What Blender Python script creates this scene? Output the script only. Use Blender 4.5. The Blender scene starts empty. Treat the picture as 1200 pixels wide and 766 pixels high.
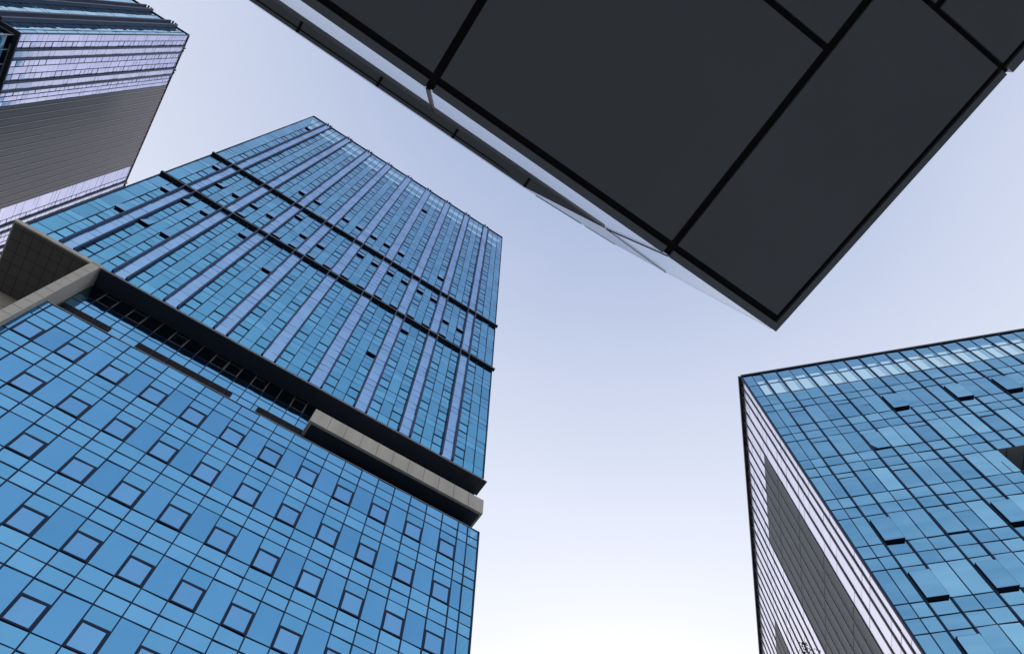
import bpy, math, random
from mathutils import Vector, Matrix

random.seed(11)
scene = bpy.context.scene
COL = scene.collection
R = math.radians

# ------------------------------------------------------------------ camera
# world: X = camera right, Y = the way the camera faces, Z = up, metres
CAM_H = 1.6
cam_d = bpy.data.cameras.new("camera")
cam_d.sensor_width = 36.0
cam_d.lens = 24.404
cam_d.clip_start = 0.05
cam_d.clip_end = 5000
cam = bpy.data.objects.new("camera", cam_d)
COL.objects.link(cam)
Zv = Vector((0.00810845, 0.38280058, -0.92379542))       # up, seen from the camera
Xv = Vector((0.99996713, -0.00310402, 0.00749079))
Yv = Zv.cross(Xv)
M = Matrix((Xv, Yv, Zv)).to_4x4()
M.translation = Vector((0, 0, CAM_H))
cam.matrix_world = M
scene.camera = cam

# ------------------------------------------------------------------ sky and sun
SUN_EL, SUN_ROT = R(24), R(8)
world = bpy.data.worlds.new("World")
scene.world = world
world.use_nodes = True
nt = world.node_tree
nt.nodes.clear()
out = nt.nodes.new("ShaderNodeOutputWorld")
bg = nt.nodes.new("ShaderNodeBackground")
sky = nt.nodes.new("ShaderNodeTexSky")
sky.sky_type = 'NISHITA'
sky.sun_disc = False
sky.sun_elevation = SUN_EL
sky.sun_rotation = SUN_ROT
sky.air_density = 1.0
sky.dust_density = 3.0
sky.ozone_density = 1.5
# thin high haze over the blue: whitest near the horizon, lilac overhead
tc = nt.nodes.new("ShaderNodeTexCoord")
sep = nt.nodes.new("ShaderNodeSeparateXYZ")
ramp = nt.nodes.new("ShaderNodeValToRGB")
def sky_col(rr, gg, bb):
    return (max(0, rr - 0.03), max(0, gg - 0.035), max(0, bb - 0.05), 1)


ramp.color_ramp.elements[0].position = 0.0
ramp.color_ramp.elements[0].color = sky_col(0.90, 0.91, 0.96)
ramp.color_ramp.elements[1].position = 1.0
ramp.color_ramp.elements[1].color = sky_col(0.405, 0.485, 0.705)
for p, c in ((0.60, (0.83, 0.855, 0.95)), (0.725, (0.775, 0.815, 0.935)), (0.80, (0.72, 0.77, 0.905)), (0.90, (0.59, 0.65, 0.825))):
    e = ramp.color_ramp.elements.new(p)
    e.color = sky_col(*c)
# the clearest sky stands a little to the right of the zenith
tilt = nt.nodes.new("ShaderNodeMath"); tilt.operation = 'MULTIPLY_ADD'
tilt.inputs[1].default_value = 0.135
mulh = nt.nodes.new("ShaderNodeMix"); mulh.data_type = 'RGBA'; mulh.blend_type = 'MULTIPLY'
mulh.inputs[0].default_value = 1.0
mulh.inputs[7].default_value = (11.5, 11.5, 11.5, 1)
mixs = nt.nodes.new("ShaderNodeMix"); mixs.data_type = 'RGBA'
mixs.inputs[0].default_value = 0.80
nt.links.new(tc.outputs['Generated'], sep.inputs[0])
nt.links.new(sep.outputs['X'], tilt.inputs[0])
nt.links.new(sep.outputs['Z'], tilt.inputs[2])
veil = nt.nodes.new("ShaderNodeTexNoise")          # faint uneven veil in the haze
veil.inputs['Scale'].default_value = 2.2
veil.inputs['Detail'].default_value = 5
veil.inputs['Distortion'].default_value = 0.6
veil_m = nt.nodes.new("ShaderNodeMath"); veil_m.operation = 'MULTIPLY_ADD'
veil_m.inputs[1].default_value = 0.05
veil_s = nt.nodes.new("ShaderNodeMath"); veil_s.operation = 'SUBTRACT'
veil_s.inputs[1].default_value = 0.025
nt.links.new(tc.outputs['Generated'], veil.inputs['Vector'])
nt.links.new(veil.outputs['Fac'], veil_m.inputs[0])
nt.links.new(tilt.outputs[0], veil_m.inputs[2])
nt.links.new(veil_m.outputs[0], veil_s.inputs[0])
nt.links.new(veil_s.outputs[0], ramp.inputs[0])
nt.links.new(ramp.outputs[0], mulh.inputs[6])
nt.links.new(sky.outputs[0], mixs.inputs[6])
nt.links.new(mulh.outputs[2], mixs.inputs[7])
nt.links.new(mixs.outputs[2], bg.inputs[0])
bg.inputs[1].default_value = 0.11
nt.links.new(bg.outputs[0], out.inputs[0])

sun_d = bpy.data.lights.new("sun", 'SUN')
sun_d.energy = 1.2
sun_d.angle = R(10)
sun_d.color = (1.0, 0.95, 0.88)
sun = bpy.data.objects.new("sun", sun_d)
COL.objects.link(sun)
sdir = Vector((math.sin(SUN_ROT) * math.cos(SUN_EL), math.cos(SUN_ROT) * math.cos(SUN_EL), math.sin(SUN_EL)))
sun.rotation_euler = sdir.to_track_quat('Z', 'Y').to_euler()
sun.location = (0, 0, 300)

vs = scene.view_settings
vs.view_transform = 'Standard'
vs.look = 'None'
vs.exposure = 0.0
vs.gamma = 1.0
vs.use_curve_mapping = False


# ------------------------------------------------------------------ materials
def mat(name, col, rough=0.5, metal=0.0, noise=0.0, nscale=1.0, spec=0.5, bump=0.0, bscale=4.0, stretch=None):
    m = bpy.data.materials.new(name)
    m.use_nodes = True
    n = m.node_tree.nodes; l = m.node_tree.links
    b = n["Principled BSDF"]
    b.inputs['Base Color'].default_value = (*col, 1)
    b.inputs['Roughness'].default_value = rough
    b.inputs['Metallic'].default_value = metal
    b.inputs['Specular IOR Level'].default_value = spec
    if noise or bump:
        t = n.new("ShaderNodeTexCoord")
        mp = n.new("ShaderNodeMapping")
        if stretch:
            mp.inputs['Scale'].default_value = stretch
        l.new(t.outputs['Object'], mp.inputs[0])
    if noise:
        tx = n.new("ShaderNodeTexNoise")
        tx.inputs['Scale'].default_value = nscale
        tx.inputs['Detail'].default_value = 6
        tx.inputs['Roughness'].default_value = 0.6
        l.new(mp.outputs[0], tx.inputs['Vector'])
        mx = n.new("ShaderNodeMix"); mx.data_type = 'RGBA'
        mx.inputs[6].default_value = (*[c * (1 - noise) for c in col], 1)
        mx.inputs[7].default_value = (*[min(1, c * (1 + noise)) for c in col], 1)
        l.new(tx.outputs['Fac'], mx.inputs[0])
        l.new(mx.outputs[2], b.inputs['Base Color'])
    if bump:
        tb = n.new("ShaderNodeTexNoise")
        tb.inputs['Scale'].default_value = bscale
        tb.inputs['Detail'].default_value = 4
        l.new(mp.outputs[0], tb.inputs['Vector'])
        bp = n.new("ShaderNodeBump")
        bp.inputs['Strength'].default_value = bump
        bp.inputs['Distance'].default_value = 0.05
        l.new(tb.outputs['Fac'], bp.inputs['Height'])
        l.new(bp.outputs[0], b.inputs['Normal'])
    return m


def glass(name, dark, light, rough=0.04, streak=0.19, metal=1.0, clear=0.0, grain=(0.5, 0.5, 0.16)):
    """coated mirror glass; every pane's own coating tone comes from its 'tone' attribute"""
    m = bpy.data.materials.new(name)
    m.use_nodes = True
    n = m.node_tree.nodes; l = m.node_tree.links
    b = n["Principled BSDF"]
    b.inputs['Roughness'].default_value = rough
    b.inputs['Metallic'].default_value = metal
    at = n.new("ShaderNodeAttribute"); at.attribute_name = "tone"
    t = n.new("ShaderNodeTexCoord")
    mp = n.new("ShaderNodeMapping"); mp.inputs['Scale'].default_value = grain
    tx = n.new("ShaderNodeTexNoise"); tx.inputs['Scale'].default_value = 1.6; tx.inputs['Detail'].default_value = 5
    l.new(t.outputs['Object'], mp.inputs[0]); l.new(mp.outputs[0], tx.inputs['Vector'])
    ma = n.new("ShaderNodeMath"); ma.operation = 'MULTIPLY_ADD'
    l.new(tx.outputs['Fac'], ma.inputs[0]); ma.inputs[1].default_value = streak * 2
    l.new(at.outputs['Fac'], ma.inputs[2])
    mb = n.new("ShaderNodeMath"); mb.operation = 'SUBTRACT'; mb.use_clamp = True
    l.new(ma.outputs[0], mb.inputs[0]); mb.inputs[1].default_value = streak
    mx = n.new("ShaderNodeMix"); mx.data_type = 'RGBA'
    mx.inputs[6].default_value = (*dark, 1); mx.inputs[7].default_value = (*light, 1)
    l.new(mb.outputs[0], mx.inputs[0])
    l.new(mx.outputs[2], b.inputs['Base Color'])
    # panes are never quite flat
    tb = n.new("ShaderNodeTexNoise"); tb.inputs['Scale'].default_value = 0.7; tb.inputs['Detail'].default_value = 1
    l.new(t.outputs['Object'], tb.inputs['Vector'])
    bp = n.new("ShaderNodeBump"); bp.inputs['Strength'].default_value = 0.3; bp.inputs['Distance'].default_value = 0.06
    l.new(tb.outputs['Fac'], bp.inputs['Height']); l.new(bp.outputs[0], b.inputs['Normal'])
    if clear:
        tr = n.new("ShaderNodeBsdfTransparent"); tr.inputs[0].default_value = (0.72, 0.93, 0.96, 1)
        ms = n.new("ShaderNodeMixShader"); ms.inputs[0].default_value = clear
        l.new(b.outputs[0], ms.inputs[1]); l.new(tr.outputs[0], ms.inputs[2])
        l.new(ms.outputs[0], n["Material Output"].inputs['Surface'])
    return m


G = {
    'big': glass('blue_mirror_glass', (0.08, 0.265, 0.485), (0.14, 0.39, 0.655)),
    'spandrel': glass('spandrel_glass', (0.10, 0.325, 0.545), (0.18, 0.455, 0.715)),
    'window': glass('window_glass', (0.095, 0.285, 0.52), (0.165, 0.39, 0.66)),
    'up': glass('tower_glass', (0.075, 0.295, 0.47), (0.15, 0.47, 0.68)),
    'upsp': glass('tower_spandrel_glass', (0.09, 0.335, 0.53), (0.18, 0.52, 0.74)),
    'stripe': glass('lilac_panel', (0.24, 0.43, 0.66), (0.33, 0.545, 0.80), rough=0.2),
    'clear': glass('clear_screen_glass', (0.2, 0.45, 0.6), (0.3, 0.55, 0.7), clear=0.72),
    'corner': glass('corner_glass', (0.10, 0.34, 0.56), (0.2, 0.5, 0.76), clear=0.14),
    'recess': glass('recess_glass', (0.10, 0.33, 0.555), (0.19, 0.46, 0.71)),
    'block': glass('office_glass', (0.075, 0.24, 0.42), (0.28, 0.57, 0.76), streak=0.3, grain=(0.16, 0.16, 0.75)),  # stretched noise paints horizontal reflection smears into the pane colour
    'pale': glass('pale_lilac_glass', (0.62, 0.60, 0.80), (0.86, 0.83, 0.97), rough=0.12),
    'sidepale': glass('white_lilac_glass', (0.68, 0.665, 0.79), (0.84, 0.82, 0.93), rough=0.18),
    'cyan': glass('pale_cyan_glass', (0.22, 0.5, 0.70), (0.42, 0.72, 0.88)),
    'deep': glass('dark_green_and_reflection_glass', (0.06, 0.13, 0.18), (0.12, 0.24, 0.31)),  # green shaft glass; also paints the soffit's reflection on recess panes
}
M_mull = mat('dark_blue_aluminium', (0.008, 0.026, 0.072), 0.5, 0.0, spec=0.2)
M_frame = mat('window_frame_metal', (0.010, 0.024, 0.062), 0.5, 0.0, spec=0.2)
M_fin = mat('fin_metal', (0.026, 0.050, 0.125), 0.5, 0.0, spec=0.25, noise=0.2, nscale=0.8)
M_fin_b = mat('dark_fin_metal', (0.05, 0.07, 0.115), 0.5, 0.2, noise=0.2, nscale=0.8)
M_black = mat('black_metal', (0.010, 0.011, 0.016), 0.4, 0.2)
M_core = mat('dark_interior', (0.012, 0.014, 0.018), 0.9)  # near-black colour stands in for unlit rooms behind openings
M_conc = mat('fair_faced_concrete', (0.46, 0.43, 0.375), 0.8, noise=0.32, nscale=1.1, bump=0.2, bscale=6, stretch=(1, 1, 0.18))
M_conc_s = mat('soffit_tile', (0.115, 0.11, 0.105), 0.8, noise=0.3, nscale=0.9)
M_joint = mat('tile_joint', (0.03, 0.03, 0.03), 0.9)
M_ledge = mat('dark_ledge_panel', (0.022, 0.026, 0.040), 0.5, noise=0.3, nscale=0.6)
M_trim = mat('light_metal_trim', (0.42, 0.44, 0.46), 0.45, 0.6)
M_louv = mat('louvre_blade', (0.018, 0.020, 0.030), 0.5)
M_gmet = mat('grey_ribbed_cladding', (0.118, 0.113, 0.116), 0.6, 0.0, noise=0.18, nscale=0.5, stretch=(1, 1, 0.12))
M_gmet2 = mat('dark_grey_cladding', (0.105, 0.097, 0.112), 0.6, 0.0, noise=0.2, nscale=0.5, stretch=(1, 1, 0.12))
M_seam = mat('pale_seam', (0.36, 0.35, 0.36), 0.5, 0.3)
M_soff = mat('charcoal_soffit_panel', (0.132, 0.148, 0.163), 0.5, 0.1, noise=0.16, nscale=0.8, bump=0.05, bscale=30)
M_lip = mat('charcoal_edge_panel', (0.15, 0.175, 0.20), 0.45, 0.2, noise=0.10, nscale=1.3)
M_gap = mat('black_joint_and_painted_void', (0.004, 0.004, 0.006), 0.9)  # real joints, and painted darkness inside window openings


def frosted(name, col, clear):
    m = mat(name, col, 0.2)
    n = m.node_tree.nodes; l = m.node_tree.links
    tr = n.new("ShaderNodeBsdfTransparent"); tr.inputs[0].default_value = (0.95, 0.965, 0.985, 1)
    ms = n.new("ShaderNodeMixShader"); ms.inputs[0].default_value = clear
    l.new(n["Principled BSDF"].outputs[0], ms.inputs[1]); l.new(tr.outputs[0], ms.inputs[2])
    l.new(ms.outputs[0], n["Material Output"].inputs['Surface'])
    return m


M_polish = frosted('frosted_fascia_glass', (0.86, 0.89, 0.95), 0.82)
M_polish2 = frosted('frosted_edge_glass', (0.62, 0.65, 0.70), 0.72)
M_cool = mat('grey_ceiling_panel', (0.30, 0.32, 0.335), 0.7, noise=0.15, nscale=0.8)
M_roof = mat('roof_membrane', (0.25, 0.25, 0.26), 0.9, noise=0.15)
M_pave = mat('granite_paving', (0.30, 0.29, 0.28), 0.8, noise=0.2, nscale=2.0, bump=0.1)
M_earth = mat('city_ground', (0.20, 0.20, 0.19), 0.9, noise=0.2, nscale=0.02)
M_bark = mat('bark', (0.10, 0.075, 0.055), 0.9, noise=0.3, nscale=8)
M_leaf = mat('leaf', (0.035, 0.055, 0.025), 0.6, noise=0.4, nscale=9)


# ------------------------------------------------------------------ mesh builder
class MB:
    def __init__(self, fr=None):
        self.v = []; self.f = []; self.t = []; self.mi = []; self.mats = []
        self.fr = fr or (lambda s, d, h: (s, d, h))

    def mat(self, m):
        if m not in self.mats:
            self.mats.append(m)
        return self.mats.index(m)

    def poly(self, pts, m, tone=0.5, raw=False):
        b = len(self.v)
        self.v += [p if raw else self.fr(*p) for p in pts]
        self.f.append(tuple(range(b, b + len(pts))))
        self.t.append(tone); self.mi.append(self.mat(m))

    def pane(self, s0, s1, h0, h1, m, d=0.0, tone=None, wob=0.016):
        if tone is None:
            tone = random.uniform(0.25, 0.75)
        a, b = random.uniform(-wob, wob), random.uniform(-wob, wob)
        self.poly([(s0, d + a + b, h0), (s1, d - a + b, h0), (s1, d - a - b, h1), (s0, d + a - b, h1)], m, tone)

    def box(self, s0, s1, d0, d1, h0, h1, m, tone=0.5):
        c = [(s0, d0, h0), (s1, d0, h0), (s1, d1, h0), (s0, d1, h0), (s0, d0, h1), (s1, d0, h1), (s1, d1, h1), (s0, d1, h1)]
        for q in ((0, 3, 2, 1), (4, 5, 6, 7), (0, 1, 5, 4), (1, 2, 6, 5), (2, 3, 7, 6), (3, 0, 4, 7)):
            self.poly([c[i] for i in q], m, tone)

    def prism(self, pts, vec, m):
        """closed solid: polygon pts swept along vec"""
        pts = [Vector(p) for p in pts]; vec = Vector(vec); q = [p + vec for p in pts]; n = len(pts)
        self.poly([tuple(p) for p in pts], m); self.poly([tuple(p) for p in reversed(q)], m)
        for i in range(n):
            j = (i + 1) % n
            self.poly([tuple(pts[j]), tuple(pts[i]), tuple(q[i]), tuple(q[j])], m)

    def build(self, name, parent=None, smooth=False):
        me = bpy.data.meshes.new(name)
        me.from_pydata([tuple(p) for p in self.v], [], self.f)
        for m in self.mats:
            me.materials.append(m)
        me.polygons.foreach_set('material_index', self.mi)
        a = me.attributes.new('tone', 'FLOAT', 'FACE')
        a.data.foreach_set('value', self.t)
        if smooth:
            me.polygons.foreach_set('use_smooth', [True] * len(self.f))
        me.update()
        o = bpy.data.objects.new(name, me)
        COL.objects.link(o)
        if parent is not None:
            o.parent = parent
        return o


def thing(name, label, cat, loc=(0, 0, 0), rz=0.0, group=None):
    o = bpy.data.objects.new(name, None)
    COL.objects.link(o)
    o.location = loc
    o.rotation_euler = (0, 0, rz)
    o.empty_display_size = 2
    o['label'] = label
    o['category'] = cat
    if group:
        o['group'] = group
    return o


def front(S, w):        # a wall at depth w: s along x, d outward (towards -y), h above eye level
    return lambda s, d, h: (s * S, (w - d) * S, h * S + CAM_H)


def sidewall(S, u, sign):  # a wall at x = u: s along y, d outward along sign*x
    return lambda s, d, h: ((u + sign * d) * S, s * S, h * S + CAM_H)


# ------------------------------------------------------------------ ground
def ground():
    m = MB()
    m.poly([(-3000, -3000, 0), (3000, -3000, 0), (3000, 3000, 0), (-3000, 3000, 0)], M_earth)
    o = m.build('ground'); o['kind'] = 'structure'
    m = MB()
    m.box(-70, 70, -45, 75, 0.004, 0.12, M_pave)
    o = m.build('plaza'); o['kind'] = 'structure'


ground()


# ------------------------------------------------------------------ tower pattern shared by the twin towers
P_UP = 5.47          # storey height in tower units


def stripe_facade(root, fr, s0, s1, hb, ht, centres, skip, gl, gsp, gwin, gst, gclear, finm, open_set=(), keep=0,
                  finw=0.17, find=0.36, screen=True, mull=0.045, jt=0.018):
    """curtain wall with striped bays between pairs of fins"""
    def skipped(a, b):
        return any(a < y - 0.01 and b > x + 0.01 for x, y in skip)
    # column edges
    cols = []
    hs = 0.64
    cs = [c for c in centres if s0 + hs + finw < c < s1 - hs - finw]
    edges = []
    prev = s0
    for c in cs + [None]:
        lim = (c - hs - finw) if c is not None else s1
        wdt = lim - prev
        first, last = (prev == s0), (c is None)
        if wdt > 0.3:
            if not first and not last:
                a = wdt * 0.325
                cols += [(prev, prev + a, 'win'), (prev + a, lim - a, 'mid'), (lim - a, lim, 'win')]
            elif first:
                a = min(1.3, wdt * 0.45)
                cols += [(prev, lim - a, 'mid'), (lim - a, lim, 'win')]
            else:
                a = wdt / 3
                cols += [(prev, prev + a, 'win'), (prev + a, prev + 2 * a, 'mid'), (prev + 2 * a, lim, 'mid')]
        if c is not None:
            cols.append((c - hs, c + hs, 'stripe'))
            prev = c + hs + finw
    hw = ht - 11.6 if screen else ht         # where the roof screen starts
    rows = []
    k = 0
    z = hb
    base = hb + 1.5
    rows.append((hb, base, 'sp'))
    while base < hw - 0.2:
        for a, b, t in ((0, 1.87, 'v1'), (1.87, 3.1, 'v2'), (3.1, 4.3, 'sp'), (4.3, P_UP, 'sp')):
            x, y = base + a, min(base + b, hw)
            if y - x > 0.1:
                rows.append((x, y, t))
        base += P_UP
    bays = [(MB(fr), MB(fr))]; stripes = {}
    wins = []; opens = []; mg_seen = []
    for (a, b, t) in cols:
        if skipped(a, b):
            continue
        if t == 'stripe':
            sm = MB(fr)
            for (x, y, q) in rows:
                sm.pane(a, b, x, y, gst, 0.06)
                sm.box(a, b, 0.055, 0.07, y - 0.012, y + 0.012, M_fin)
            sm.pane(a, b, hw, ht, gst, 0.06)
            stripes[(a, b)] = sm
            bays.append((MB(fr), MB(fr)))
            continue
        g, mg = bays[-1]
        merge = None
        for (x, y, q) in rows:
            if t == 'win' and q == 'v1':
                r = round((x - hb - 1.5) / P_UP)
                key = (round(a, 1), r)
                isopen = any(abs(a - oa) < 0.75 and r == orr for oa, orr in open_set)
                (opens if isopen else wins).append((a, b, x, y))
                continue
            if t == 'mid' and q == 'v1':
                merge = x
                continue
            if t == 'mid' and q == 'v2' and merge is not None:
                x = merge; merge = None
            g.pane(a, b, x, y, gsp if q == 'sp' else gl)
        if merge is not None:
            g.pane(a, b, merge, hw, gl)
        if screen:
            for (x, y, q) in ((hw, hw + 0.5, gl), (hw + 0.5, hw + 1.7, gclear), (hw + 1.7, hw + 5.3, gl), (hw + 5.3, hw + 6.6, gclear),
                              (hw + 6.6, hw + 7.0, gl), (hw + 7.0, hw + 7.8, gclear), (hw + 7.8, ht, gl)):
                g.pane(a, b, x, y, q)
        # horizontal joints
        for (x, y, q) in rows:
            if not (t == 'mid' and q == 'v1'):
                mg.box(a, b, -0.02, 0.012, y - jt, y + jt, M_mull)
        for e in ((a, b) if (not mg_seen or mg_seen[-1] != round(a, 3)) else (b,)):
            mg_seen.append(round(e, 3))
            mg.box(e - mull, e + mull, -0.02, 0.05, hb, ht, M_mull)
    for g, mg in bays:
        if g.f:
            mg.build('mullion_grid', g.build('curtain_wall', root))
    for (a, b), sm in stripes.items():
        sm.build('lilac_stripe', root)
        c = (a + b) / 2
        for e in (-1, 1):
            fm = MB(fr)
            x0 = c + e * (hs + finw / 2)
            fm.box(x0 - finw / 2, x0 + finw / 2, -0.02, find, hb, ht + 0.15, finm)
            fm.build('fin', root)
        pm = MB(fr)
        pm.box(c - 0.45, c - 0.2, -0.3, find + 0.05, ht + 0.16, ht + 0.6, M_black)
        pm.box(c + 0.15, c + 0.5, -0.3, find - 0.02, ht + 0.16, ht + 0.4, M_black)
        pm.build('roof_post', root)
    return wins, opens


def window_frame(m, a, b, x, y, w=0.10, d0=-0.02, d1=0.09, wr=None, mt=None, wt=None):
    mt = mt or M_frame
    wr = wr or w
    m.box(a, a + w, d0, d1, x, y, mt)
    m.box(b - wr, b, d0, d1, x, y, mt)
    m.box(a + w, b - wr, d0, d1, x, x + w, mt)
    m.box(a + w, b - wr, d0, d1, y - (wt or w), y, mt)


def fixed_windows(root, fr, wins, gm, keep, fw=0.09, fd=0.045):
    """the nearest windows as parts, the rest of them as one mass"""
    wins = sorted(wins, key=lambda q: q[2])
    for (a, b, x, y) in wins[:keep]:
        w = MB(fr); w.pane(a, b, x, y, gm, -0.01)
        o = w.build('window', root)
        f = MB(fr); window_frame(f, a, b, x, y, fw, d1=fd); f.build('window_frame', o)
    if wins[keep:]:
        w = MB(fr); 
        for (a, b, x, y) in wins[keep:]:
            w.pane(a, b, x, y, gm, -0.01)
            window_frame(w, a, b, x, y, fw, d1=fd)
        o = w.build('distant_windows', root); o['kind'] = 'stuff'


def push_out(root, fr, a, b, x, y, out_, gm, tone):
    """parallel-opening sash: the pane stands out_ in front of its opening"""
    m = MB(fr)
    m.pane(a + 0.02, b - 0.02, x + 0.02, y - 0.02, gm, out_ + 0.004, tone=tone, wob=0.003)
    o = m.build('open_window', root)
    f = MB(fr)
    f.box(a, b, out_ - 0.09, out_, x, y, M_frame)
    f.build('sash_frame', o)
    j = MB(fr)
    j.box(a + 0.02, b - 0.02, -0.5, -0.05, x + 0.02, y - 0.02, M_core)  # solid dark plug: the interior's shade put into its colour
    for q in (0.3, 0.75):          # stays holding the sash
        for e in (a + 0.05, b - 0.09):
            j.box(e, e + 0.04, -0.045, out_ - 0.092, x + (y - x) * q, x + (y - x) * q + 0.05, M_gmet)
    j.box(a + 0.01, a + 0.04, -0.045, out_ - 0.093, x + 0.01, y - 0.01, M_gap)  # black linings paint the shade in the gap around the sash
    j.box(b - 0.04, b - 0.01, -0.045, out_ - 0.093, x + 0.01, y - 0.01, M_gap)
    j.box(a + 0.045, b - 0.045, -0.045, out_ - 0.093, x + 0.01, x + 0.04, M_gap)
    j.build('opening', o)


def awning(root, fr, a, b, x, y, out_, gm, th=0.07, tone=None, fw=0.1):
    """top-hung sash swung out by out_ at the foot, with its opening behind"""
    H = y - x
    tl = math.asin(min(0.9, out_ / H))
    yb = y - H * math.cos(tl)
    m = MB(fr)
    t = tone if tone is not None else random.uniform(0.45, 0.8)
    m.poly([(a, out_ + th, yb), (b, out_ + th, yb), (b, th, y), (a, th, y)], gm, t)
    o = m.build('open_window', root)
    f = MB(fr)
    e = 0.012
    f.prism([(a + .01, out_ + th - e, yb), (a + .01, th - e, y), (a + .01, th - 0.045, y), (a + .01, out_ + th - 0.045, yb)], (b - a - .02, 0, 0), M_gap)
    # sash edges: closed wedge profile behind the pane
    f.prism([(a, out_ + th - e, yb), (a, th - e, y), (a, -0.02, y), (a, out_ - 0.06, yb)], (fw * 0.6, 0, 0), M_frame)
    f.prism([(b, out_ + th - e, yb), (b, th - e, y), (b, -0.02, y), (b, out_ - 0.06, yb)], (-fw * 0.6, 0, 0), M_frame)
    f.prism([(a, out_ + th - e, yb), (a, out_ + th - e - 0.0, yb + fw), (a, out_ - 0.10, yb + fw), (a, out_ - 0.10, yb)], (b - a, 0, 0), M_frame)
    f.build('sash_frame', o)
    j = MB(fr)
    j.box(a, b, -0.6, -0.2, x, y, M_gap)  # added black plug paints the dark interior into the opening
    j.box(a, a + 0.03, -0.197, -0.005, x, y, M_gap); j.box(b - 0.03, b, -0.197, -0.005, x, y, M_gap)
    j.box(a + 0.03, b - 0.03, -0.197, -0.005, x, x + 0.04, M_gap)
    j.build('opening', o)


# ================================================================== TOWER A: the tall blue tower
S = 0.8
AROT = R(33.43)
A = thing('glass_tower', 'tall blue glass tower with two dark ledges, lilac stripes and a concrete band halfway up', 'tower',
          (0, 0, 0), AROT)
fA = front(S, 40.0)
UL, UR = -30.5, 21.87
HB, HT = 65.3, 167.3
cent = [-26.5 + 5.445 * k for k in range(9)]
opens_A = [(-14.75, 5), (-12.1, 6), (-12.1, 5), (-9.3, 6), (-9.3, 5), (-3.9, 7), (-3.9, 5), (-1.3, 7), (1.5, 7), (-1.3, 5), (1.5, 5), (4.2, 5),
           (-11.9, 3), (-9.3, 9), (-6.7, 9), (-3.9, 9), (-1.3, 9), (1.5, 9), (4.2, 7), (7.0, 7), (6.95, 5), (9.6, 5), (9.6, 7), (12.4, 5), (12.4, 6),
           (-17.6, 6), (-20.2, 5), (-17.6, 4), (-20.2, 6), (-22.9, 4), (-25.6, 6), (-25.6, 4), (-22.9, 2), (-25.6, 2), (-28.1, 4), (-28.1, 7), (-22.9, 6),
           (-14.75, 7), (-17.6, 9), (-14.75, 9), (-20.2, 8), (-12.1, 8), (-6.7, 5), (15.0, 6), (-28.1, 16), (1.5, 15), (9.6, 9), (-28.1, 2), (7.0, 4), (4.2, 2)]
wins, opn = stripe_facade(A, fA, UL, UR, HB, HT, cent, [], G['up'], G['upsp'], G['window'], G['stripe'], G['clear'], M_fin, opens_A)
for (a, b, x, y) in opn:
    awning(A, fA, a + 0.05, b - 0.05, x, y, 0.24, G['up'], 0.04, fw=0.05)
near = sorted(wins, key=lambda q: q[2])
fixed_windows(A, fA, wins, G['upsp'], 34, 0.065, 0.055)


def A_body():
    m = MB(fA)
    # hidden body of the building
    m.box(UL + 1.6, UR - 1.6, -51, -1.1, 66.2, 154.8, M_core)
    m.box(-21, UR - 1.6, -51, -3.2, -2, 64.0, M_core)
    m.build('core', A)
    m = MB(fA)
    m.box(UL + 0.1, UR - 0.1, -51.5, -0.1, 154.9, 155.2, M_roof)
    m.build('roof', A)
    for u, sg, n in ((UL, -1, 'side_wall'), (UR, 1, 'side_wall')):
        f = sidewall(S, u, sg); m = MB(f)
        h = HB
        while h < HT - 0.2:
            h2 = min(h + 2.735, HT)
            s = 40.06
            while s < 91.5:
                m.pane(s, min(s + 2.6, 91.6), h, h2, G['corner'] if s < 41 else G['up'])
                s += 2.6
            m.box(40.02, 91.6, -0.05, 0.05, h2 - 0.05, h2 + 0.05, M_mull)
            h = h2
        s = 42.6
        while s < 91.5:
            m.box(s - 0.05, s + 0.05, -0.05, 0.05, HB, HT, M_mull); s += 2.6
        m.build(n, A)
    m = MB(fA)
    for h in range(66, 167, 3):
        m.pane(UL, UR, h, h + 3, G['up'], -51.6)
    for h in range(-2, 64, 3):
        m.pane(-22.5, UR, h, h + 3, G['big'], -51.6)
    m.build('rear_wall', A)
    # coping of the roof screen
    m = MB(fA)
    m.box(UL - 0.05, UR + 0.05, -0.25, 0.16, HT + 0.003, HT + 0.22, M_black)
    m.build('coping', A)
    # corner trims
    for u in (UL, UR):
        m = MB(fA); m.box(u - 0.07, u + 0.07, -0.12, 0.10, HB, HT, M_mull); m.build('corner_trim', A)
    # two dark ledges
    for h in (92.75, 109.55):
        m = MB(fA)
        m.box(UL - 0.15, UR + 0.35, -0.05, 0.42, h, h + 0.34, M_black)
        m.box(UL - 0.1, UR + 0.3, -0.05, 0.40, h + 0.343, h + 0.45, M_ledge)
        for c in cent:
            for e in (-0.74, 0.74):
                m.box(c + e - 0.055, c + e + 0.055, 0.05, 0.435, h - 0.02, h + 0.36, M_seam)
        m.build('ledge', A)
    # dark soffit under the upper tower
    m = MB(fA)
    m.box(-22.4, UR + 0.22, -1.55, 0.55, 64.10, 64.24, M_ledge)
    u = -21.0
    while u < UR:
        m.box(u - 0.02, u + 0.02, -1.5, 0.5, 64.085, 64.099, M_joint); u += 1.36
    o = m.build('soffit', A)
    m = MB(fA)
    m.box(-22.4, UR + 0.24, -0.1, 0.57, 64.243, 64.32, M_trim)
    m.build('soffit_trim', A)
    m = MB(fA)
    m.box(UL - 0.02, UR + 0.02, -0.6, 0.03, 64.325, 65.29, M_mull)
    m.build('sill_band', A)


A_body()


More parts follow.
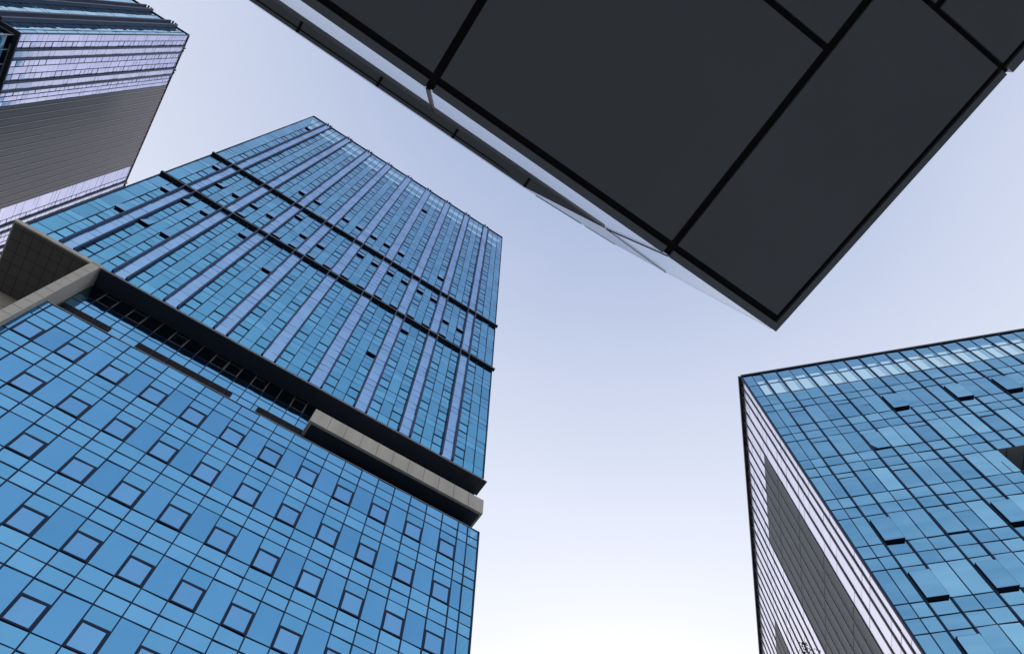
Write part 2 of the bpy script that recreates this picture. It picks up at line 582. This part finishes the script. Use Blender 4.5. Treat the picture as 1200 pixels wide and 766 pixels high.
def A_lower():
    d = 0.0
    # rows of the lower curtain wall
    base0 = 50.57; P = 5.46
    mus = [-16.58 + 1.805 * k for k in range(-3, 21)]
    cols = [(-22.55, mus[0])] + list(zip(mus[:-1], mus[1:])) + [(mus[-1], 20.62), (20.62, UR)]
    g = MB(fA); mg = MB(fA); wins = []
    def tone(lo=0.3, hi=0.7): return random.uniform(lo, hi)
    rows = [(53.67, 54.85, 'sp'), (54.85, 56.15, 'sp')]
    b = base0
    while b > -4:
        rows += [(b, b + 3.1, 'big'), (b - 1.2, b, 'sp'), (b - 2.36, b - 1.2, 'sp')]
        b -= P
    for i, (a, c) in enumerate(cols):
        k = i - 3 - 1
        iswin = (k % 2 == 1) and i <= 23 and i >= 1 and c < 19.9
        last = i == len(cols) - 1
        for (x, y, t) in rows:
            if y < -2:
                continue
            if t == 'big' and iswin:
                wins.append((a + 0.05, c - 0.05, x + 0.0, x + 1.92))
                g.pane(a, c, x + 1.92, y, G['spandrel'], tone=tone(.1, .5))
            else:
                g.pane(a, c, x, y, G['corner'] if last else (G['big'] if t == 'big' else G['spandrel']), tone=tone())
    for (x, y, t) in rows:
        mg.box(-22.5, UR, -0.03, 0.03, y - 0.038, y + 0.038, M_mull)
        if t == 'big':
            mg.box(-22.5, UR, -0.03, 0.03, x - 0.038, x + 0.038, M_mull)
    for u in mus + [20.62]:
        mg.box(u - 0.045, u + 0.045, -0.03, 0.07, -2, 56.15, M_mull)
    mg.box(UR - 0.06, UR + 0.08, -0.1, 0.085, -2, 56.15, M_mull)
    g.build('lower_curtain_wall', A)
    mg.build('lower_mullion_grid', A)
    vis = [w for w in wins if w[2] > 22]
    hid = [w for w in wins if w[2] <= 22]
    for (a, b_, x, y) in vis:
        w = MB(fA); w.pane(a, b_, x, y, G['window'], 0.05, tone=random.uniform(.45, .85))
        o = w.build('window', A)
        f = MB(fA); window_frame(f, a, b_, x, y, 0.115, -0.02, 0.08, 0.15, wt=0.17); f.build('window_frame', o)
    w = MB(fA)
    for (a, b_, x, y) in hid:
        w.pane(a, b_, x, y, G['window'], 0.05)
        window_frame(w, a, b_, x, y, 0.13, -0.02, 0.16, 0.2)
    o = w.build('low_windows', A); o['kind'] = 'stuff'
    # parapet top of the lower block
    m = MB(fA)
    m.box(-22.5, UR + 0.06, -0.25, 0.06, 56.155, 56.20, M_trim)
    m.build('parapet_rail', A)
    m = MB(fA)
    m.box(-22.5, UR, -1.5, -0.03, 53.0, 53.3, M_roof)
    m.build('terrace_floor', A)
    # side of the lower block
    f = sidewall(S, UR, 1); m = MB(f)
    s = 40.06
    while s < 91.5:
        for (x, y, t) in rows:
            if y > -2:
                m.pane(s, min(s + 1.8, 91.6), x, y, G['corner'] if s < 43 else G['big'])
        m.box(s + 1.75, s + 1.85, -0.05, 0.06, -2, 56.15, M_mull)
        s += 1.8
    for (x, y, t) in rows:
        m.box(40.1, 91.6, -0.04, 0.05, y - 0.05, y + 0.05, M_mull)
    m.build('side_wall', A)
    # recessed storey
    fr = front(S, 41.5)
    g = MB(fr); mg = MB(fr)
    u = -22.4; i = 0
    hr = [53.3, 56.0, 58.0, 59.35, 60.6, 61.9, 64.08]
    frames = []
    while u < UR - 0.2:
        u2 = min(u + 1.47, UR)
        for x, y in zip(hr[:-1], hr[1:]):
            g.pane(u, u2, x, y, G['recess'] if y < 62 else G['deep'], wob=0.004)  # top row tinted dark: the soffit's reflection painted in
        mg.box(u2 - 0.045, u2 + 0.045, -0.03, 0.05, 53.3, 62.0, M_mull)
        mg.box(u2 - 0.03, u2 + 0.03, -0.03, 0.04, 62.0, 64.08, M_gmet)
        if i in (1, 3, 6, 9, 10, 12, 15):
            frames.append((u, u2))
        u = u2; i += 1
    for y in hr[1:-1]:
        mg.box(-22.4, UR, -0.03, 0.03, y - 0.03, y + 0.03, M_mull)
    g.build('recess_glazing', A)
    mg.build('recess_mullions', A)
    for (a, b_) in frames:
        m = MB(fr); m.pane(a + 0.05, b_ - 0.05, 61.95, 63.6, G['deep'], 0.03)  # same dark tint, soffit reflection put into the colour
        o = m.build('clerestory_window', A)
        f = MB(fr); window_frame(f, a + 0.05, b_ - 0.05, 61.95, 63.6, 0.045, 0.0, 0.05, mt=M_gmet); f.build('window_frame', o)
    # louvre strips along the foot of the recess
    for (a, b_) in ((-22.3, -17.75), (-15.05, -5.5), (-2.8, 2.6), (5.0, 21.0)):
        m = MB(fr)
        m.box(a, b_, 0.02, 0.08, 57.6, 59.2, M_louv)
        for k in range(11):
            m.box(a, b_, 0.083, 0.15, 57.65 + k * 0.145, 57.70 + k * 0.145, M_black)
        uu = a
        while uu < b_:
            m.box(uu - 0.03, uu + 0.03, 0.085, 0.18, 57.6, 59.2, M_mull); uu += 1.47
        m.build('louvre_strip', A)
    # concrete band on the right
    m = MB(fA)
    m.box(2.05, UR - 0.02, -1.5, 0.6, 58.39, 60.64, M_conc)
    o = m.build('concrete_band', A)
    j = MB(fA)
    u = 2.05 + 1.8
    while u < UR - 0.4:
        j.box(u - 0.018, u + 0.018, 0.55, 0.604, 58.45, 60.6, M_joint); u += 1.8
    j.build('panel_joint', o)
    m = MB(fA)
    m.box(2.35, UR - 0.25, -1.48, 0.3, 58.37, 58.388, M_ledge)
    m.build('band_underside', A)
    # dark return above the band
    # concrete pilaster on the left edge of the lower block
    m = MB(fA)
    m.box(-23.45, -22.55, -1.5, 0.6, -2, 64.45, M_conc)
    o = m.build('pilaster', A)
    j = MB(fA)
    for k in range(47):
        h = -1 + k * 1.38
        if h < 64:
            j.box(-23.4, -22.6, 0.55, 0.604, h - 0.018, h + 0.018, M_joint)
    j.build('panel_joint', o)
    # concrete edge and tiled soffit of the loggia
    m = MB(fA)
    m.box(-31.0, -22.42, -7.3, 0.6, 64.103, 64.62, M_conc)
    m.box(-31.0, -22.42, -7.3, -0.62, 64.62, 65.2, M_conc)
    o = m.build('loggia_slab', A)
    j = MB(fA)
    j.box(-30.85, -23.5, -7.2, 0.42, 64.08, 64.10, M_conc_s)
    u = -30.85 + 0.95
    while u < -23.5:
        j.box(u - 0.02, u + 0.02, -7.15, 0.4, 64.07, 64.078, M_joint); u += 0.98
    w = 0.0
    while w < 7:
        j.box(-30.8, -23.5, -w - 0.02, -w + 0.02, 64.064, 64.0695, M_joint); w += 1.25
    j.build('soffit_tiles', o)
    m = MB(fA)
    m.box(-31.0, -22.0, -8.0, -7.3, -2, 64.1, M_conc)
    for k in range(12):
        m.box(-31.0, -22.6, -7.31, -7.295, 3 + k * 5.4, 3.05 + k * 5.4, M_joint)
    m.build('loggia_wall', A)
    m = MB(fA)
    m.box(-23.0, -22.6, -7.3, -1.55, -2, 64.08, M_conc)
    m.build('loggia_side_wall', A)


A_lower()

# ================================================================== TOWER B: the lilac twin, top left
B = thing('twin_tower', 'lilac glass tower with a big grey louvred panel, cut by the top left corner', 'tower', (0, 0, 0), R(33.0))
UB, WB, BT, BB = -62.3, 39.55, 168.0, 111.0
fB1 = sidewall(S, UB, 1)
fB2 = front(S, WB)
centB = [42.9 + 5.45 * k for k in range(8)]
GZ = (52.1, 73.85)
open_B = [(44.0, 4), (50.2, 7), (75.0, 5)]
w1 = []
for (sa, sb, cc) in ((WB, GZ[0], (43.0, 48.55)), (GZ[1], WB + 50.4, (79.2, 84.7))):
    q1, _ = stripe_facade(B, fB1, sa, sb, BB, BT, cc, [], G['pale'], G['pale'], G['pale'], G['sidepale'],
                          G['sidepale'], M_fin_b, [], finw=0.30, find=0.30, screen=False, mull=0.05, jt=0.016)
    w1 += q1
fixed_windows(B, fB1, w1, G['pale'], 20, 0.045, 0.03)
w2, o2 = stripe_facade(B, fB2, UB - 48, UB, BB, BT, [UB - 3.8 - 5.75 * k for k in range(8)][::-1], [], G['cyan'], G['cyan'], G['cyan'], G['sidepale'],
                       G['cyan'], M_fin_b, [], finw=0.3, find=0.75, screen=False, mull=0.05, jt=0.016)
fixed_windows(B, fB2, w2, G['cyan'], 10, 0.045, 0.03)
m = MB(fB1)
m.box(GZ[0], GZ[1], -0.4, 0.02, BB, BT, M_gmet2)
o = m.build('grey_cladding', B)
m = MB(fB1)
s = GZ[0] + 0.8
while s < GZ[1] - 0.3:
    m.box(s - 0.05, s + 0.05, 0.0, 0.10, BB, BT, M_seam)
    m.box(s + 0.055, s + 0.30, 0.0, 0.06, BB, BT, M_ledge)
    s += 1.55
m.build('cladding_seams', o)
m = MB(fB1); m.box(WB + 0.05, WB + 50.4, -0.3, 0.2, BT + 0.003, BT + 0.25, M_black); m.build('coping', B)
m = MB(fB2); m.box(UB - 48, UB + 0.1, -0.3, 0.2, BT + 0.006, BT + 0.26, M_black); m.build('coping', B)
m = MB(fB2); m.box(UB - 0.09, UB + 0.09, -0.1, 0.1, BB, BT, M_fin_b); m.build('corner_trim', B)
m = MB(fB2); m.box(UB - 47, UB - 1.2, -49, -1.2, BB + 1, BT - 0.5, M_core); m.box(UB - 45, UB - 3, -47, -3, -2, BB - 0.6, M_core); m.build('core', B)
m = MB(fB2); m.box(UB - 48, UB, -50, -0.1, BT - 0.45, BT - 0.1, M_roof); m.build('roof', B)
m = MB(fB2); m.box(UB - 48.3, UB + 0.25, -50.3, 0.25, BB - 0.35, BB - 0.02, M_ledge); m.build('soffit', B)
# recessed shaft below
m = MB(sidewall(S, UB - 0.5, 1)); mm = MB(sidewall(S, UB - 0.5, 1)); 
h = -2.0
while h < BB - 1:
    y = min(h + P_UP, BB - 0.36)
    s = WB + 0.5
    while s < WB + 48:
        m.pane(s, s + 2.4, h, y, G['deep']); s += 2.4
    mm.box(WB + 2, WB + 48, -0.03, 0.1, y - 0.1, y, M_trim)
    h = y
s = WB + 0.5
while s < WB + 48:
    mm.box(s - 0.06, s + 0.06, -0.03, 0.12, -2, BB - 0.36, M_trim); s += 2.4
m.build('shaft_glazing', B); mm.build('shaft_mullions', B)
m = MB(front(S, WB + 0.5)); mm = MB(front(S, WB + 0.5))
h = -2.0
while h < BB - 1:
    y = min(h + P_UP, BB - 0.36)
    s = UB - 46
    while s < UB - 0.6:
        m.pane(s, min(s + 2.4, UB - 0.5), h, y, G['deep']); s += 2.4
    mm.box(UB - 46, UB - 0.5, -0.03, 0.1, y - 0.1, y, M_trim)
    h = y
m.build('shaft_glazing', B); mm.build('shaft_mullions', B)

# ================================================================== BLOCK C: the lower block on the right
SC = 0.743
C = thing('office_block', 'lower blue glass office block with open awning windows and a pale ribbed flank, at right', 'office block', (0, 0, 0), R(-10.9))
UC, WC, CT = 18.49, 40.0, 71.6
fC = front(SC, WC)
fCl = sidewall(SC, UC, -1)


def C_front():
    us = [UC, 19.62, 20.72]
    kinds = ['n', 'n']
    fin_u = [20.72]
    thin_u = [19.62]
    u = 20.72
    for w in range(9):
        off = 0.0
        us.append(u + 1.66); kinds.append('win'); fin_u.append(u + 1.66)
        us.append(u + 3.12); kinds.append('tw'); thin_u.append(u + 3.12)
        us.append(u + 4.6); kinds.append('tw'); fin_u.append(u + 4.6)
        if w == 2:      # one extra bay
            us.append(u + 6.1); kinds.append('tw'); us[-2] = u + 4.6; fin_u.append(u + 6.1); u += 1.5
        u += 4.6
    cols = list(zip(us[:-1], us[1:], kinds))
    b0 = 42.64; P = 5.83
    opens = {(20.72, 42.64): 0.5, (25.32, 42.64): 0.13, (29.92, 42.64): 0.5, (20.72, 36.81): 0.5, (25.32, 36.81): 0.5, (20.72, 30.98): 0.45,
             (29.92, 60.13): 0.42, (36.02, 60.13): 0.42, (40.62, 60.13): 0.42, (25.32, 54.3): 0.06, (45.22, 60.13): 0.4, (29.92, 36.81): 0.4}
    g = MB(fC); mg = MB(fC)
    wins = []
    VO = (33.85, 43.0, 48.47, 51.71)
    stop = []
    for (a, b, k) in cols:
        base = b0 - P * 8
        while base < 61:
            big = base + 3.24 
            last = base > 60
            for (x, y, t) in ((base, big, 'big'), (big, base + 4.52, 'sp'), (base + 4.52, base + (6.52 if last else P), 'sp')):
                if y < -2:
                    continue
                bright = random.random()
                if t == 'big' and a > VO[0] - 0.1 and b < VO[1] + 0.1 and abs(x - VO[2]) < 0.3:
                    continue
                if t == 'big' and k == 'win':
                    op = None
                    for (ou, oh), v in opens.items():
                        if abs(ou - a) < 0.4 and abs(oh - x) < 0.2:
                            op = v
                    g.pane(a, b, x + 2.54, y, G['block'], tone=random.uniform(.3, .6))
                    mg.box(a, b, -0.02, 0.03, x + 2.51, x + 2.57, M_mull)
                    wins.append((a, b, x, x + 2.54, op))
                elif t == 'big':
                    tn = random.uniform(.55, .82) if (k == 'tw' and bright < 0.55 and x < 58) else random.uniform(.25, .5)
                    if k == 'tw' and bright > 0.8:
                        q = random.uniform(.3, .7)
                        g.pane(a, b, x, x + (y - x) * q, G['block'], tone=random.uniform(.2, .4))
                        g.pane(a, b, x + (y - x) * q, y, G['block'], tone=tn)
                    else:
                        g.pane(a, b, x, y, G['block'], tone=tn)
                else:
                    g.pane(a, b, x, y, G['block'], tone=random.uniform(.25, .62))
            base += P
        # roof screen: bright louvred openings
        wd = b - a
        g.pane(a, b, 66.65, 66.75, G['block'], tone=.3)
        if b > UC + 1.5:
            n = 1 if k == 'win' else 1
            q = 0.62 if a < 31 else 0.5
            g.pane(a, a + wd * 0.1, 66.75, 69.85, G['block'], tone=.35)
            g.pane(a + wd * 0.1, a + wd * (0.1 + q), 66.75, 68.95, G['clear'], tone=.8)
            x0 = a + wd * (0.1 + q)
            n = 3
            st = (b - x0) / (2 * n)
            for i in range(n):
                g.pane(x0 + st * 2 * i, x0 + st * (2 * i + 1), 66.75, 68.95, G['block'], tone=.3)
                g.pane(x0 + st * (2 * i + 1), x0 + st * (2 * i + 2), 66.75, 68.95, G['clear'] if (a > 22 or i == 0) else G['block'], tone=.4)
            g.pane(a + wd * 0.1, b, 68.95, 69.25, G['block'], tone=.35)
            g.pane(a + wd * 0.1, a + wd * 0.72, 69.25, 69.75, G['clear'], tone=.8)
            g.pane(a + wd * 0.72, b, 69.25, 69.75, G['block'], tone=.35)
            g.pane(a + wd * 0.1, b, 69.75, 69.85, G['block'], tone=.35)
        else:
            g.pane(a, b, 66.75, 69.85, G['block'], tone=.35)
        g.pane(a, b, 69.85, CT, G['block'], tone=random.uniform(.2, .35))
    # rails
    base = b0 - P * 8
    uend = us[-1]
    hs = []
    while base < 61:
        hs += [base, base + 3.24, base + 4.52]; base += P
    hs += [66.65, 69.1]
    for h in hs:
        for (x0, x1) in ((UC, uend),):
            mg.box(x0, x1, -0.03, 0.03, h - 0.03, h + 0.03, M_mull)
    for u in thin_u:
        segs = [(-2, CT)]
        if VO[0] < u < VO[1]:
            segs = [(-2, VO[2]), (VO[3], CT)]
        for x, y in segs:
            mg.box(u - 0.028, u + 0.028, -0.03, 0.04, x, y, M_mull)
    g.build('curtain_wall', C)
    mg.build('mullion_grid', C)
    # thick fins, broken where a window stands open above them
    brk = {}
    for (a, b, x, y, op) in wins:
        if op and op > 0.2:
            for u in fin_u:
                if abs(u - b) < 0.05:
                    brk.setdefault(round(u, 2), []).append((x, y))
    for u in fin_u:
        m = MB(fC)
        cuts = list(brk.get(round(u, 2), []))
        if VO[0] + 0.1 < u < VO[1]:
            cuts.append((VO[2], VO[3]))
        z = -2
        for (x, y) in sorted(cuts) + [(CT + 0.05, None)]:
            m.box(u - 0.06, u + 0.06, -0.03, 0.10, z, x, M_mull)
            z = y
        m.build('fin', C)
    n = 0
    rest = MB(fC)
    for (a, b, x, y, op) in sorted(wins, key=lambda q: (q[4] is None, -q[2] if q[2] < 25 else q[2])):
        if op:
            push_out(C, fC, a + 0.08, b - 0.08, x + 0.02, y - 0.02, 0.27 if op > 0.2 else 0.12, G['block'], random.uniform(.3, .55))
        elif x > 25 and a < 47:
            w = MB(fC); w.pane(a + 0.07, b - 0.07, x + 0.04, y, G['block'], -0.005, tone=random.uniform(.22, .42))
            w.build('window', C)
        else:
            rest.pane(a + 0.07, b - 0.07, x + 0.04, y, G['block'], -0.005, tone=random.uniform(.22, .42))
    o = rest.build('low_windows', C); o['kind'] = 'stuff'
    # open loggia cut into the front
    m = MB(fC)
    a, b, x, y = VO
    m.box(a, b, -3.0, -2.9, x, y, M_gmet)
    m.box(a, b, -2.9, 0.0, y - 0.06, y, M_cool)
    m.box(a, b, -2.9, 0.0, x, x + 0.06, M_gmet2)
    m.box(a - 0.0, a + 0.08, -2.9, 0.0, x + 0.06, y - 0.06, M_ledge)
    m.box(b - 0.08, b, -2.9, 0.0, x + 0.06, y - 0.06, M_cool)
    s = a + 1.5
    while s < b:
        m.box(s - 0.03, s + 0.03, -2.8, 0, y - 0.075, y - 0.061, M_joint); s += 1.5
    for i in range(6):
        m.pane(a + 0.1 + i * 1.5, a + 1.55 + i * 1.5, x + 0.1, y - 0.9, G['deep'], -2.85)
    m.build('loggia', C)
    m = MB(fC)
    m.box(UC + 0.02, uend, -0.3, 0.14, CT + 0.003, CT + 0.26, M_black)
    m.build('coping', C)
    return uend


uend = C_front()


def C_side():
    ws = [40.0, 41.15, 42.4]
    while ws[-1] < 112:
        ws.append(ws[-1] + 1.71)
    zones = ((45.7, 57.9, 64.55), (69.4, 81.5, 64.55), (93.2, 105, 64.55))
    g = MB(fCl); gm = None
    def zone(a, b):
        for z in zones:
            if a > z[0] - 0.3 and b < z[1] + 0.6:
                return z
    for a, b in zip(ws[:-1], ws[1:]):
        z = zone(a, b)
        base = 42.64 - 5.83 * 8
        while base < CT:
            for (x, y) in ((base, base + 3.24), (base + 3.24, base + 4.52), (base + 4.52, base + 5.83)):
                y = min(y, CT)
                if y < -2 or x >= y:
                    continue
                if z and x < z[2]:
                    if y > z[2]:
                        x = z[2]
                    else:
                        continue
                g.pane(a, b, x, y, G['sidepale'], wob=0.006)
                if random.random() < 0.7:
                    g.box(a, b, -0.01, 0.008, y - 0.014, y + 0.014, M_seam)
            base += 5.83
    g.build('flank_wall', C)
    for (a, b, h) in zones:
        a2 = min(ws, key=lambda q: abs(q - a)); b2 = min(ws, key=lambda q: abs(q - b))
        m = MB(fCl); m.box(a2, b2, -0.3, 0.01, -2, h, M_gmet)
        o = m.build('grey_cladding', C)
        m = MB(fCl)
        for s in ws:
            if a2 + 0.1 < s < b2 - 0.1:
                m.box(s - 0.17, s - 0.11, 0.012, 0.03, -2, h, M_seam)
        hh = 2.0
        while hh < h - 2:
            m.box(a2, b2, 0.011, 0.03, hh - 0.02, hh + 0.02, M_ledge); hh += 5.83
        m.build('cladding_seams', o)
    for s in ws[1:]:
        m = MB(fCl); m.box(s - 0.075, s + 0.075, -0.03, 0.075, -2, CT + 0.02, M_black)
        m.build('rib', C)
    m = MB(fCl); m.box(40.03, ws[-1], -0.3, 0.30, CT + 0.006, CT + 0.32, M_black); m.build('coping', C)
    m = MB(fC); m.box(UC - 0.1, UC + 0.1, -0.1, 0.1, -2, CT, M_mull); m.build('corner_trim', C)
    m = MB(fC); m.box(UC + 1.0, uend, -(ws[-1] - 40) + 0.2, -3.1, -2, 66.2, M_core); m.build('core', C)
    m = MB(fC); m.box(UC + 0.3, uend, -(ws[-1] - 40), -0.2, 66.25, 66.5, M_roof); m.build('roof', C)
    m = MB(fC)
    for i in range(24):
        m.pane(UC, uend, -2 + i * 3, 1 + i * 3, G['block'], -(ws[-1] - 40))
    m.build('rear_wall', C)


C_side()

# ================================================================== K: the dark cantilevered volume overhead
SK = 0.6
K = thing('overhanging_building', 'dark charcoal panelled building overhang with black joints, jutting in from the top right', 'building', (0, 0, 0), R(34.2))


def kf(s, d, h):        # d = w in tenths of the soffit height, h likewise
    return (s * SK, d * SK, h * SK + CAM_H)


def K_build():
    H = 10.0
    U1, W1 = 5.715, 1.215     # outer edges of the soffit
    gp = 0.048
    # joints: u lines and w lines in units of soffit height/10
    def panel(a, b, c, d, nm='soffit_panel', mt=None, thick=0.25):
        m = MB(kf); mt = mt or M_soff
        bv = 0.012
        # bevelled tray panel
        m.prism([(a + bv, c, H), (b - bv, c, H), (b - bv, d, H), (a + bv, d, H)], (0, 0, thick), mt)
        m.build(nm, K)
    ug = [-13.1, -8.94, -4.80, -0.655, 3.50]
    wr = [-2.22, -5.5, -8.8, -12.1]
    # left columns
    wj = 1.04
    for i in range(len(ug) - 1):
        a, b = ug[i] + gp, ug[i + 1] - gp
        panel(a, b, W1 - 0.115, W1, 'edge_panel', M_lip)
        panel(a, b, wr[0] + gp * 0.9, wj - gp * 0.9)
        for c in range(3):
            panel(a, b, wr[c + 1] + gp, wr[c] - gp)
    # right column, wider joints, ends in a lip
    panel(3.50 + gp, U1 - 0.118 - gp * 1.15, -3.38 + gp, wj - gp * 0.9)
    panel(3.50 + gp, U1, W1 - 0.115, W1, 'edge_panel', M_lip)
    panel(U1 - 0.118, U1, -3.38 + gp * 0.8, W1 - 0.115 - 0.004, 'edge_panel', M_lip)
    z = -3.38
    for k in range(3):
        panel(4.30 + gp * 0.8, U1 - 0.105 - gp * 1.1, z - 4.1 + gp, z - gp * 0.6)
        panel(U1 - 0.105, U1 + 0.045, z - 4.1 + gp, z - gp * 0.5, 'edge_panel', M_lip)
        panel(3.50 + gp, 4.30 - gp * 0.8, z - 4.1 + gp, z - gp * 0.6)
        z -= 4.1
    m = MB(kf)
    m.box(-13.1, U1 - 0.012, -14, W1 - 0.012, H + 0.06, H + 0.24, M_gap)
    m.build('joint_backing', K)
    # bright fascia leaning out from the soffit edge
    def pt(u, w, k):
        return (u * k, w * k, H * k)
    k1 = 1.055
    def slab(pts, mt, nm, up=0.12, par=K):
        m = MB(kf)
        m.prism(pts, (0, -0.02, up), mt)
        return m.build(nm, par)
    e0 = (-13.1, 1.30); 
    A0 = (-13.1, 1.222, 10.005); A1 = (-0.70, 1.222, 10.005); A1b = (-0.64, 1.222, 10.005); A2 = (3.52, 1.205, 10.004)
    B0 = pt(-12.4, 1.425, k1); B1 = pt(-0.485, 1.425, k1); B1b = pt(-0.435, 1.425, k1); B2 = pt(2.52, 1.40, k1)
    slab([A0, A1, B1, B0], M_polish, 'bright_fascia')
    slab([A1b, A2, B2, B1b], M_polish, 'bright_fascia')
    m = MB(kf)
    m.prism([A1, A1b, B1b, B1], (0, -0.02, 0.08), M_gmet); m.build('fascia_joint', K)
    # upper dark soffit strip with its slots
    D0 = pt(-12.4, 1.628, k1); D1 = pt(1.2, 1.572, k1)
    C0 = (B0[0], B0[1] + 0.004, B0[2]); C2 = (B2[0] - 0.004, B2[1] + 0.003, B2[2])
    slab([C0, C2, D1, D0], M_soff, 'upper_soffit', 0.2)
    m = MB(kf)
    zz = D0[2] - 0.006
    def lerp(a, b, t): return [a[i] + (b[i] - a[i]) * t for i in range(3)]
    q = 0.60
    a, b = lerp(C0, D0, q), lerp(lerp(C0, C2, .93), lerp(D0, D1, .93), q + 0.04)
    c, d = lerp(C0, D0, q + 0.11), lerp(lerp(C0, C2, .93), lerp(D0, D1, .97), q + 0.15)
    m.prism([(a[0], a[1], zz), (b[0], b[1], zz), (d[0], d[1], zz), (c[0], c[1], zz)], (0, 0, 0.005), M_gap)
    u = 1.18
    while u > -12:
        x = u * k1
        m.box(x - 0.02, x + 0.02, 1.43 * k1, (1.573 + (1.2 - u) * 0.0041) * k1, zz - 0.002, zz + 0.004, M_gap); u -= 1.22
    m.build('soffit_slots', K)
    # pale folded edge: a thin line on the left that widens into facets near the corner
    k2 = 1.075
    E0 = pt(-12.2, 1.640, k2); E1 = pt(1.2, 1.588, k2)
    slab([(D0[0], D0[1] + 0.004, D0[2]), (D1[0], D1[1] + 0.004, D1[2]), E1, E0], M_polish2, 'folded_edge', 0.08)
    F1 = pt(2.78, 1.515, k2); F2 = pt(3.68, 1.43, 1.06); F3 = (5.62, 1.23, 10.008)
    o2 = (B2[0] + 0.004, B2[1] + 0.001, B2[2])
    D1c = (D1[0] + 0.006, D1[1] + 0.003, D1[2])
    slab([D1c, o2, F2, F1, (E1[0] + 0.01, E1[1], E1[2])][:5], M_polish2, 'folded_edge', 0.08)
    A2c = (3.54, 1.212, 10.008); A3 = (5.62, 1.218, 10.008)
    slab([o2, A2c, A3, F3, F2], M_polish, 'folded_edge', 0.08)
    # thin dark seam along the fold
    def seam(p, q_, r=0.011, mt=M_gap):
        p, q_ = Vector(p), Vector(q_)
        ax = (q_ - p).normalized(); n1 = ax.cross(Vector((0, 0, 1))).normalized() * r; n2 = ax.cross(n1).normalized() * r
        m = MB(kf); dn = Vector((0, 0, -0.008))
        m.prism([p + n1 + dn, p + n2 + dn, p - n1 + dn, p - n2 + dn], q_ - p, mt)
        m.build('fold_seam', K)
    seam(o2, A2c, 0.010)
    seam(o2, F2, 0.006, M_gmet)
    seam(lerp(E1, F1, .12), lerp(E1, F1, .62), 0.006)
    seam(lerp(E1, F1, .66), F1, 0.005, M_gmet2)
    # the volume above and the wall that carries it, behind the viewer
    m = MB(kf)
    m.box(-13.1, U1 - 0.12, -14, W1 - 0.12, H + 0.26, H + 9, M_gmet2)
    m.build('upper_volume', K)
    m = MB(kf)
    m.box(-13.1, U1 - 0.1, -24, -14.02, -CAM_H / SK, H + 9, M_gmet2)
    m.build('rear_wall', K)


K_build()


# ================================================================== young tree whose leader just shows in front of the flank
def tree():
    t = 13.75
    tip = Vector((0.41186586, 0.80028711, 0.75419812)) * t + Vector((0, 0, CAM_H))
    base = Vector((tip.x + 0.05, tip.y + 0.1, 0.12))
    T = thing('young_tree', 'small tree whose leafy top just shows at the lower edge of the pale flank', 'tree', tuple(base))
    H = tip.z - base.z
    rnd = random.Random(4)
    m = MB()

    def tube(p, q, r0, r1, n=8):
        p, q = Vector(p), Vector(q)
        ax = (q - p).normalized(); e = ax.orthogonal().normalized(); f = ax.cross(e)
        ra = [p + (e * math.cos(2 * math.pi * i / n) + f * math.sin(2 * math.pi * i / n)) * r0 for i in range(n)]
        rb = [q + (e * math.cos(2 * math.pi * i / n) + f * math.sin(2 * math.pi * i / n)) * r1 for i in range(n)]
        for i in range(n):
            j = (i + 1) % n
            m.poly([ra[i], ra[j], rb[j], rb[i]], M_bark)
    rel = tip - base
    prev = Vector((0, 0, 0))
    for i in range(1, 13):
        q = i / 12
        c = Vector((rel.x * q, rel.y * q, 0)) + Vector((rnd.uniform(-.03, .03), rnd.uniform(-.03, .03), H * q)) * (1 if i < 12 else 0)
        if i == 12:
            c = Vector((rel.x, rel.y, H - 0.03))
        tube(prev, c, 0.12 * (1 - (i - 1) / 12) + 0.006, 0.12 * (1 - q) + 0.005)
        prev = c
    L = MB()

    def leaf(c, s):
        a = Vector((rnd.gauss(0, 1), rnd.gauss(0, 1), rnd.gauss(0, 1))).normalized()
        b = a.orthogonal().normalized()
        b = (b * math.cos(rnd.random() * 6) + a.cross(b) * math.sin(rnd.random() * 6))
        n = a.cross(b)
        L.poly([c, c + a * s * .5 + b * s * .3 + n * s * .06, c + a * s, c + a * s * .5 - b * s * .3 + n * s * .06], M_leaf)
    for i in range(70):
        z = H * (0.35 + 0.63 * (i / 70))
        rad = 1.5 * (1 - ((z / H - 0.35) / 0.65)) ** 0.8 + 0.05
        an = i * 2.4
        p = Vector((rel.x * z / H, rel.y * z / H, z))
        q = p + Vector((math.cos(an) * rad, math.sin(an) * rad, rad * 0.7))
        if q.z > H - 0.1:
            q.z = H - 0.1
        q.z = min(q.z, H - 0.62)
        if p.z > H - 0.7:
            continue
        tube(p, q, 0.02 * rad + 0.004, 0.003, 5)
        for k in range(int(18 + 60 * rad)):
            f = rnd.uniform(0.25, 1.0)
            c = p.lerp(q, f) + Vector((rnd.gauss(0, .09), rnd.gauss(0, .09), rnd.gauss(0, .07))) * (0.3 + rad)
            c.z = min(c.z, H - 0.5)
            leaf(c, rnd.uniform(.05, .085))
    for k in range(120):
        z = -rnd.uniform(0.0, 0.42)
        sp = 0.025 - z * 0.22
        c = Vector((rel.x + rnd.gauss(0, sp), rel.y + rnd.gauss(0, sp), H + z - 0.03))
        leaf(c, rnd.uniform(.035, .06))
    m.build('trunk', T)
    L.build('crown', T)


tree()
